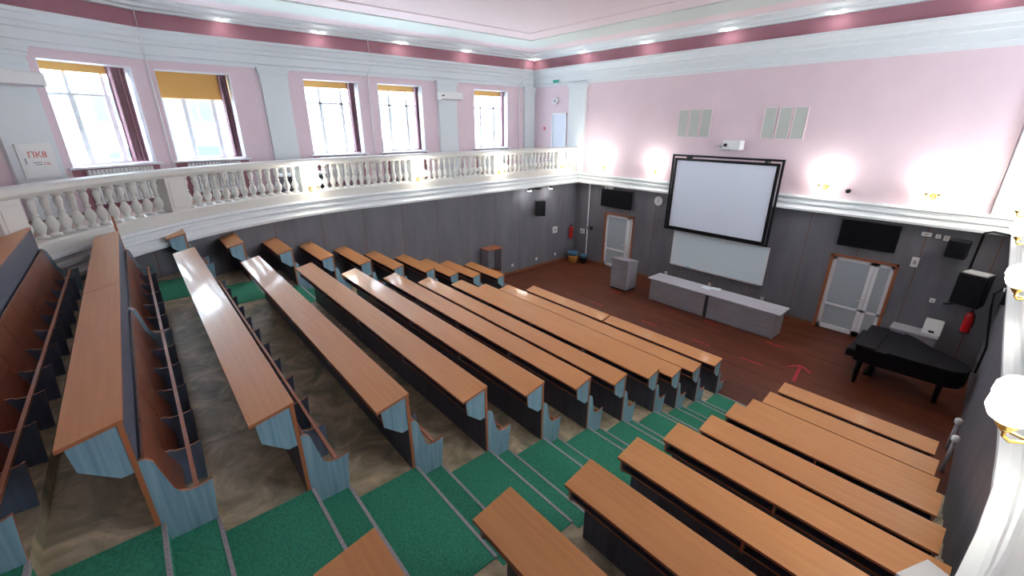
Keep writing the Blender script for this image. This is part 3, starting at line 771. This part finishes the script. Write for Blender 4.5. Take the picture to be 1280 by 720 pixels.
# open bookcase on the left wall
t = thing('bookcase', 'tall open grey cabinet with a wooden top against the side wall', 'bookcase', (-12.10, 9.38, 0))
m = MB(); m.box(-.23, .23, -.32, -.29, 0, 1.30, 'greydesk'); m.box(-.23, .23, .29, .32, 0, 1.30, 'greydesk'); m.box(-.23, -.21, -.32, .32, 0, 1.3, 'greydesk'); m.box(-.23, .23, -.32, .32, .02, .05, 'greydesk'); put('carcass', m, t)
m = MB(); m.box(-.24, .25, -.34, .34, 1.30, 1.33, 'edge'); put('top_board', m, t)
m = MB(); m.box(-.21, .22, -.39, .29, .32, .445, 'edge'); put('shelf', m, t)
# lectern
t = thing('lectern', 'grey laminate lectern standing in front of the stage door', 'lectern', (-8.52, 12.58, 0), 0)
m = MB(); m.box(-.34, .34, -.30, .30, .06, 1.02, 'greydesk'); put('body', m, t)
m = MB(); m.box(-.32, .32, -.28, .28, 0, .06, 'black'); put('plinth', m, t)
m = MB(); m.prism([(-.32, 1.02), (.32, 1.02), (.32, 1.04), (-.22, 1.13), (-.32, 1.13)], -.36, .36, 'greydesk'); put('sloped_top', m, t)
# long desk
t = thing('lecturer_desk', 'long grey two-part desk in front of the whiteboard', 'desk', (-5.35, 12.62, 0))
m = MB(); m.box(-2.02, 2.02, -.34, .40, .745, .775, 'greytop'); put('desktop', m, t)
for a, b in ((-1.92, -.06), (.06, 1.92)):
    m = MB(); m.box(a, b, -.30, -.28, .03, .745, 'greydesk'); put('front_panel', m, t)
    for x in (a, b-.03): 
        m = MB(); m.box(x, x+.03, -.28, .36, 0, .745, 'greydesk'); put('leg_panel', m, t)
m = MB(); m.box(-.06, .06, -.24, -.22, .03, .745, 'dgrey'); put('joint_panel', m, t)
t = thing('paper_sheets', 'pale sheets lying on the long grey desk below the whiteboard', 'papers', (-5.50, 12.80, .775))
m = MB(); m.box(-.25, .05, -.12, .12, 0, .006, 'paper'); put('sheet', m, t)
m = MB(); m.box(.0, .28, -.02, .2, .006, .012, 'paper'); put('sheet', m, t, rz=.2)
# floor tapes
for y, xs in ((10.70, (-8.2, -6.2, -4.6, -3.3)), (12.08, (-8.4, -6.3, -5.0, -3.25))):
    for i, x in enumerate(xs):
        w = .52 if y < 11 else .44
        m = MB(); m.box(-w/2, w/2, -.03, .03, 0, .002, 'tape'); o = put('floor_tape_mark', m, None, (x, y, 0))
        tag(o, 'red floor tape, %s of four, %s' % (('first', 'second', 'third', 'last')[i], 'row nearer the front desks' if y < 11 else 'row at the long grey desk'), 'tape mark', 'red tape dashes on the stage floor')
t = thing('floor_arrow', 'red tape arrow on the floor pointing at the double door', 'arrow', (-2.34, 10.95, 0), math.radians(8))
m = MB(); m.box(-.035, .035, -.45, .45, 0, .003, 'tape'); put('shaft', m, t)
for s in (-1, 1):
    m = MB(); m.box(-.03, .03, -.38, 0, 0, .004, 'tape'); put('barb', m, t, (0, .47, 0), rz=s*.72)
# piano
t = thing('grand_piano', 'black grand piano with closed lid in the far stage corner', 'piano', (-1.50, 12.15, 0))
ol = [(0, -.74), (0, .74), (.30, .76), (.55, .74), (1.62, .70), (1.80, .60), (1.88, .36), (1.80, .12), (1.55, -.08), (1.28, -.22), (1.05, -.42), (.85, -.62), (.62, -.74), (.30, -.77)]
ol = [(x*.95, -y*1.0) for x, y in ol]   # straight spine toward the hall
m = MB(); m.prism([(x, y) for x, y in ol], .58, .93, 'piano', axis='z'); put('case', m, t, bevel=.01)
m = MB(); m.prism([(.30+(x-.30)*1.01, y*1.015) for x, y in ol if x >= .30], .935, .965, 'piano', axis='z'); put('lid', m, t, bevel=.008)
m = MB(); m.box(-.03, .33, -.75, .75, .935, .965, 'piano'); put('front_lid', m, t, bevel=.008)
m = MB(); m.box(-.16, .02, -.72, .72, .62, .80, 'piano'); put('fallboard', m, t, bevel=.02)
for x, y in ((.12, -.62), (.12, .62), (1.45, -.30)):
    m = MB(); m.lathe([(.045, 0), (.035, .06), (.05, .12), (.055, .4), (.075, .58)], 'piano', 10, (x, y, 0)); put('leg', m, t)
m = MB(); m.box(.28, .34, -.18, -.14, .08, .58, 'piano'); m.box(.28, .34, .14, .18, .08, .58, 'piano'); m.box(.2, .36, -.2, .2, .06, .12, 'piano'); put('pedal_lyre', m, t)
# cabinet behind the piano with white box
t = thing('low_cabinet', 'low grey cabinet against the stage wall behind the piano', 'cabinet', (-.82, 13.93, 0))
m = MB(); m.box(-.44, .42, -.22, .22, .05, .72, 'greydesk'); put('carcass', m, t)
m = MB(); m.box(-.46, .44, -.25, .24, .72, .75, 'nosing'); put('top', m, t)
for x0, x1 in ((-.42, -.01), (.01, .40)):
    m = MB(); m.box(x0, x1, -.24, -.22, .08, .70, 'greydesk'); put('door', m, t)
t = thing('control_box', 'white box with a small black plug leaning on the low cabinet', 'box', (-.54, 13.95, .75))
m = MB(); m.prism([(-.10, 0), (.10, 0), (.16, .34), (.02, .36)], -.17, .17, 'plastic'); put('housing', m, t, bevel=.01)
m = MB(); m.box(-.05, .05, -.10, -.06, .06, .10, 'black'); put('plug', m, t)
# patch panel + wall pipes on the right wall
t = thing('connector_panel', 'black connector panel with cables on the near-side wall under the ledge', 'connector panel', (wall_x_right(12.2), 12.2, Z(-2.9)))
m = MB(); m.box(-.10, 0, -.22, .22, -.30, .30, 'black'); put('panel', m, t)
for i in range(6):
    m = MB(); m.tube([(-.10, -.15+.1*(i % 3), .2-.25*(i//3)), (-.13, -.15+.1*(i % 3), .2-.25*(i//3))], .018, 'plastic', 8); put('connector', m, t)
m = MB(); m.tube([(-.13, .1, -.05), (-.22, .12, -.2), (-.18, .15, -.5), (-.03, .1, -1.3), (-.03, .1, -1.9)], .02, 'cable'); put('cable', m, t)
for y, h in ((10.15, .55), (9.35, .62)):
    t = thing('wall_pipe', 'short grey capped pipe standing by the near-side wall, '+('closer to the piano' if y > 10 else 'closer to the front desk'), 'pipe', (wall_x_right(y)-.10, y, 0), 0, 'capped pipes by the near-side wall')
    m = MB(); m.tube([(0, 0, 0), (0, 0, h)], .028, 'nosing', 12); put('pipe', m, t)
    m = MB(); m.lathe([(.045, 0), (.055, .02), (.055, .08), (.03, .11)], 'plastic', 12, (0, 0, h)); put('cap', m, t)

t = front('security_camera', 'tiny black camera dome on the pink wall right of the projection screen', 'camera', -2.98, -1.62)
m = MB(); m.lathe([(.01, -.06), (.05, -.04), (.06, 0), (.06, .03)], 'black', 12, (0, -.07, 0)); put('dome', m, t)
m = MB(); m.box(-.03, .03, -.07, 0, .0, .05, 'dgrey'); put('bracket', m, t)
t = front('corner_conduit', 'thin pale conduit up the edge of the far white pilaster', 'conduit', -.37, -1.8)
m = MB(); m.tube([(0, -.02, 0), (0, -.02, 3.2)], .014, 'ceil', 6); put('pipe', m, t)
# ------------------------------------------------------------------ gallery things
def aircon(label, c, d, n, w):
    t = thing('air_conditioner', label, 'air conditioner', c)
    m = MB(); m.obox((n[0]*.12, n[1]*.12), d, n, w/2, .12, -.14, .14, 'plastic'); put('housing', m, t, bevel=.03)
    m = MB(); m.obox((n[0]*.225, n[1]*.225), d, n, w/2-.08, .02, -.145, -.10, 'nosing'); put('outlet_flap', m, t)
    m = MB(); m.obox((n[0]*.243+d[0]*(w/2-.12), n[1]*.243+d[1]*(w/2-.12)), d, n, .05, .004, -.02, .02, 'black'); put('display', m, t)
aircon('white air conditioner on the pilaster between windows four and five', (-14.96, 9.70, Z(1.0)), (0, -1), (1, 0), 1.0)
aircon('white air conditioner on the pilaster above the hydrant cabinet', (pc[0]+n34[0]*.13, pc[1]+n34[1]*.13, Z(.86)), tuple(d34), n34, 1.0)
t = thing('hydrant_cabinet', 'flat white hydrant cabinet with red lettering on the pilaster', 'cabinet', (pc[0]+n34[0]*.12, pc[1]+n34[1]*.12, Z(-.70)))
m = MB(); m.obox((n34[0]*.03, n34[1]*.03), tuple(d34), n34, .30, .03, -.34, .34, 'plastic'); put('body', m, t, bevel=.005)
m = MB(); m.obox((n34[0]*.064, n34[1]*.064), tuple(d34), n34, .27, .004, -.31, .31, 'plastic'); dr = put('door', m, t)
m = MB(); m.obox((n34[0]*.072+d34.x*.22, n34[1]*.072+d34.y*.22), tuple(d34), n34, .012, .008, -.06, .06, 'nosing'); put('latch', m, dr)
def text(body, size, parent, loc, rz, mat):
    cu = bpy.data.curves.new('lettering', 'FONT'); cu.body = body; cu.size = size; cu.extrude = .001; cu.align_x = 'CENTER'
    tmp = bpy.data.objects.new('tmp', cu); C.objects.link(tmp)
    bpy.context.view_layer.update()
    me = bpy.data.meshes.new_from_object(tmp.evaluated_get(bpy.context.evaluated_depsgraph_get()))
    bpy.data.objects.remove(tmp); me.materials.clear(); me.materials.append(M[mat])
    o = link('lettering', me, parent, loc); o.rotation_euler = (math.pi/2, 0, rz)
    return o
rzt = math.atan2(-d34.y, -d34.x)
text('ПК8', .17, t, (n34[0]*.07, n34[1]*.07, .06), rzt, 'red')
text('ПК', .085, t, (n34[0]*.07-d34.x*.12, n34[1]*.07-d34.y*.12, -.10), rzt, 'red')
m = MB(); m.obox((n34[0]*.07+d34.x*.04, n34[1]*.07+d34.y*.04), tuple(d34), n34, .075, .002, -.045, -.035, 'dgrey'); m.obox((n34[0]*.07+d34.x*.02, n34[1]*.07+d34.y*.02), tuple(d34), n34, .06, .002, -.085, -.075, 'dgrey'); put('small_print', m, t)
# dark cabinets behind the balustrade
t = thing('storage_chest', 'dark grey chest standing behind the balustrade in front of the plain pilaster', 'chest', (-13.7, 3.75, Z(-1.9)))
m = MB(); m.box(-.3, .3, -.60, .60, 0, .55, 'dgrey'); put('body', m, t)
m = MB(); m.box(-.32, .32, -.62, .62, .55, .60, 'plastic'); put('lid', m, t)
# conduits on the window wall
def conduit(c, label, z0, z1, n=(1, 0)):
    t = thing('wall_conduit', label, 'conduit', (c[0], c[1], z0), 0, 'thin conduits on the gallery wall')
    m = MB(); m.tube([(0, 0, 0), (0, 0, z1-z0)], .016, 'plastic', 8); put('pipe', m, t)
    m = MB(); m.tube([(0, 0, Z(1.52)-z0-.02), (n[0]*.30, n[1]*.30, Z(1.52)-z0+.3), (n[0]*.30, n[1]*.30, Z(2.5)-z0)], .012, 'plastic', 6); put('upper_run', m, t)
conduit((-15.02, 6.63), 'thin white conduit between the third and fourth windows', Z(-1.8), Z(1.52))
conduit((-14.93, .92), 'thin white conduit between the first two windows', Z(-1.8), Z(1.52))
conduit((-15.02, 13.30), 'thin grey conduit beside the far corner pilaster', Z(-1.8), Z(1.52))
t = front('exit_sign', 'small green exit sign over the gallery door', 'sign', -13.62, 1.66); t.location.y = YF-.12
m = MB(); m.box(-.18, .16, -.03, 0, -.06, .06, 'green'); put('plate', m, t)
m = MB(); m.box(-.20, .18, -.025, .0, -.08, .08, 'plastic'); put('surround', m, t)
t = front('alarm_sounder', 'round pale sounder on the pink wall above the gallery door', 'alarm', -13.72, .93)
m = MB(); disc(m, .13, -.09, 0, 'plastic'); put('dome', m, t)
m = MB(); disc(m, .07, -.10, -.085, 'nosing'); put('grille', m, t)
t = front('alarm_button', 'tiny red alarm button beside the gallery door', 'alarm', -14.38, -.15)
m = MB(); m.box(-.05, .05, -.05, 0, -.06, .06, 'red'); put('housing', m, t); m = MB(); m.box(-.025, .025, -.056, -.05, -.03, .03, 'plastic'); put('button', m, t)

# ------------------------------------------------------------------ lamps
gm = MB(); gm.lathe([(.045, 0), (.09, .03), (.115, .085), (.11, .14), (.08, .185), (.03, .205)], 'globe', 16); GLOBE = fixn(gm.mesh('glass_globe'))
cm = MB(); cm.lathe([(.012, -.05), (.03, -.03), (.05, 0), (.055, .015), (.048, .02)], 'brass', 12); CUP = fixn(cm.mesh('brass_cup'))
pm = MB(); pm.tube([(0, -.02, 0), (0, 0, 0)], .06, 'brass', 14); pm.lathe([(.01, -.09), (.022, -.06), (.03, -.03), (.02, .0)], 'brass', 8, (0, -.03, 0)); PLATE = fixn(pm.mesh('wall_plate'))
am = MB(); am.tube([(0, -.02, 0), (.02, -.08, -.05), (.06, -.14, -.06), (.10, -.17, -.02), (.11, -.175, .03)], [.012, .011, .011, .010, .010], 'brass', 8); ARM = fixn(am.mesh('curved_arm'))
am = MB(); am.tube([(0, -.02, 0), (-.02, -.08, -.05), (-.06, -.14, -.06), (-.10, -.17, -.02), (-.11, -.175, .03)], [.012, .011, .011, .010, .010], 'brass', 8); ARM2 = fixn(am.mesh('curved_arm'))
def sconce(label, c, rz, power):
    t = thing('wall_sconce', label, 'wall lamp', c, rz, 'brass wall lamps with twin lit globes')
    link('wall_plate', PLATE, t)
    for s, a in ((1, ARM), (-1, ARM2)):
        o = link('curved_arm', a, t); link('brass_cup', CUP, o, (s*.11, -.175, .06)); link('glass_globe', GLOBE, o, (s*.11, -.175, .07))
    ld = bpy.data.lights.new('sconce_bulb', 'POINT'); ld.energy = power; ld.shadow_soft_size = .10; ld.color = (1, .96, .89)
    lo = bpy.data.objects.new('sconce_bulb', ld); C.objects.link(lo); lo.parent = t; lo.location = (0, -.27, .24)
SP = 15
for x, q in ((-10.98, 'above the television behind the lectern'), (-8.72, 'above the clock'), (-3.52, 'right of the projection screen'), (-1.35, 'above the television beside the piano')):
    sconce('brass twin-globe lamp on the pink stage wall '+q, (x, YF, Z(-1.56)), 0, SP)
for s, q in zip([sL[0], sL[1], sL[2], sL[3]], ('closest to the stage corner', 'below the window closest to the corner', 'below the fourth window', 'below the plain pilaster')):
    p, d = atL(s); n = (-d[1], d[0])
    sconce('brass twin-globe lamp on the window-side balustrade, '+q, (p[0]+n[0]*.045, p[1]+n[1]*.045, Z(-1.56)), math.atan2(n[1], n[0])+math.pi/2, SP)
for s, q in zip(sR, ('', 'largest and nearest the camera', 'third from the far corner', 'second from the far corner', 'closest to the far corner')):
    p, d = atR(s); n = (-d[1], d[0])
    if q: sconce('brass twin-globe lamp on the balustrade at the picture edge, '+q, (p[0]+n[0]*.145, p[1]+n[1]*.145, Z(-1.66)), math.atan2(n[1], n[0])+math.pi/2, SP)
# ceiling downlights in the cove
dm = MB(); dm.lathe([(.055, -.035), (.075, -.02), (.08, 0)], 'frame', 16); RIM = fixn(dm.mesh('rim'))
dm = MB(); dm.lathe([(.010, -.07), (.026, -.06), (.034, -.04), (.030, -.02)], 'spot', 14); LENS = fixn(dm.mesh('lit_bulb'))
def downlight(x, y, label, p=1.0):
    t = thing('downlight', label, 'ceiling light', (x, y, Z(2.60)), 0, 'small downlights along the ceiling cove')
    link('rim', RIM, t); link('lit_bulb', LENS, t)
    ld = bpy.data.lights.new('downlight_bulb', 'POINT'); ld.energy = p; ld.shadow_soft_size = .05; ld.color = (1, .98, .95)
    lo = bpy.data.objects.new('downlight_bulb', ld); C.objects.link(lo); lo.parent = t; lo.location = (0, 0, -.16)
k = .963
for i, (x, y) in enumerate([(-14.82, .48), (-14.82, 2.72), (-14.82, 5.2), (-14.82, 7.85), (-14.82, 10.5), (-14.8, 13.9), (-12.2, 13.9), (-9.45, 13.9), (-6.75, 13.9), (-4.1, 13.9), (-1.4, 13.9), (1.2, 13.9)]):
    side = 'window wall' if i < 5 else 'stage wall'
    if i < 5: lb = 'small lit downlight above the window wall, %s from the corner' % (('fifth', 'fourth', 'third', 'second', 'first')[i])
    elif i == 5: lb = 'small lit downlight in the ceiling corner'
    else: lb = 'small lit downlight above the stage wall, %s from the corner' % (('first', 'second', 'third', 'fourth', 'fifth', 'sixth')[i-6])
    downlight(x, y, lb)
for i, (x, y) in enumerate([(2.9, 11), (2.9, 8), (2.9, 5), (2.9, 2), (-12.6, -2.6), (-9.2, -4.4), (-5.5, -5.2), (-2, -4.7), (1.2, -3.1)]):
    downlight(x, y, 'small lit downlight outside the picture, number %s round the rear cove' % ('one two three four five six seven eight nine'.split()[i]))

# ------------------------------------------------------------------ world, camera
w = bpy.data.worlds.new('World'); bpy.context.scene.world = w; w.use_nodes = True
nt = w.node_tree; bg = nt.nodes['Background']
sky = nt.nodes.new('ShaderNodeTexSky'); sky.sky_type = 'HOSEK_WILKIE' if hasattr(sky, 'turbidity') else sky.sky_type
sky.turbidity = 8; sky.sun_direction = (.6, -.2, .75)
mixn = nt.nodes.new('ShaderNodeMix'); mixn.data_type = 'RGBA'; mixn.inputs['Factor'].default_value = .85
nt.links.new(sky.outputs[0], mixn.inputs[6]); mixn.inputs[7].default_value = (.77, .895, 1.0, 1)
nt.links.new(mixn.outputs[2], bg.inputs['Color']); bg.inputs['Strength'].default_value = 16.0
cam = bpy.data.cameras.new('Camera'); co = bpy.data.objects.new('Camera', cam); C.objects.link(co)
a, b = .8620, .3612
fwd = Vector((-math.sin(a)*math.cos(b), math.cos(a)*math.cos(b), -math.sin(b))); rgt = Vector((math.cos(a), math.sin(a), 0)); up = rgt.cross(fwd)
co.matrix_world = Matrix(((rgt.x, up.x, -fwd.x, 0), (rgt.y, up.y, -fwd.y, 0), (rgt.z, up.z, -fwd.z, H), (0, 0, 0, 1)))
cam.sensor_width = 36; cam.lens = 540/1280*36; cam.clip_start = .05; cam.clip_end = 200
S = bpy.context.scene; S.camera = co
S.view_settings.view_transform = 'Standard'; S.view_settings.look = 'None'; S.view_settings.gamma = 1; S.view_settings.use_curve_mapping = False
S.view_settings.exposure = 0.92
S.cycles.use_denoising = True; S.cycles.max_bounces = 8; S.cycles.diffuse_bounces = 5; S.cycles.sample_clamp_indirect = 6
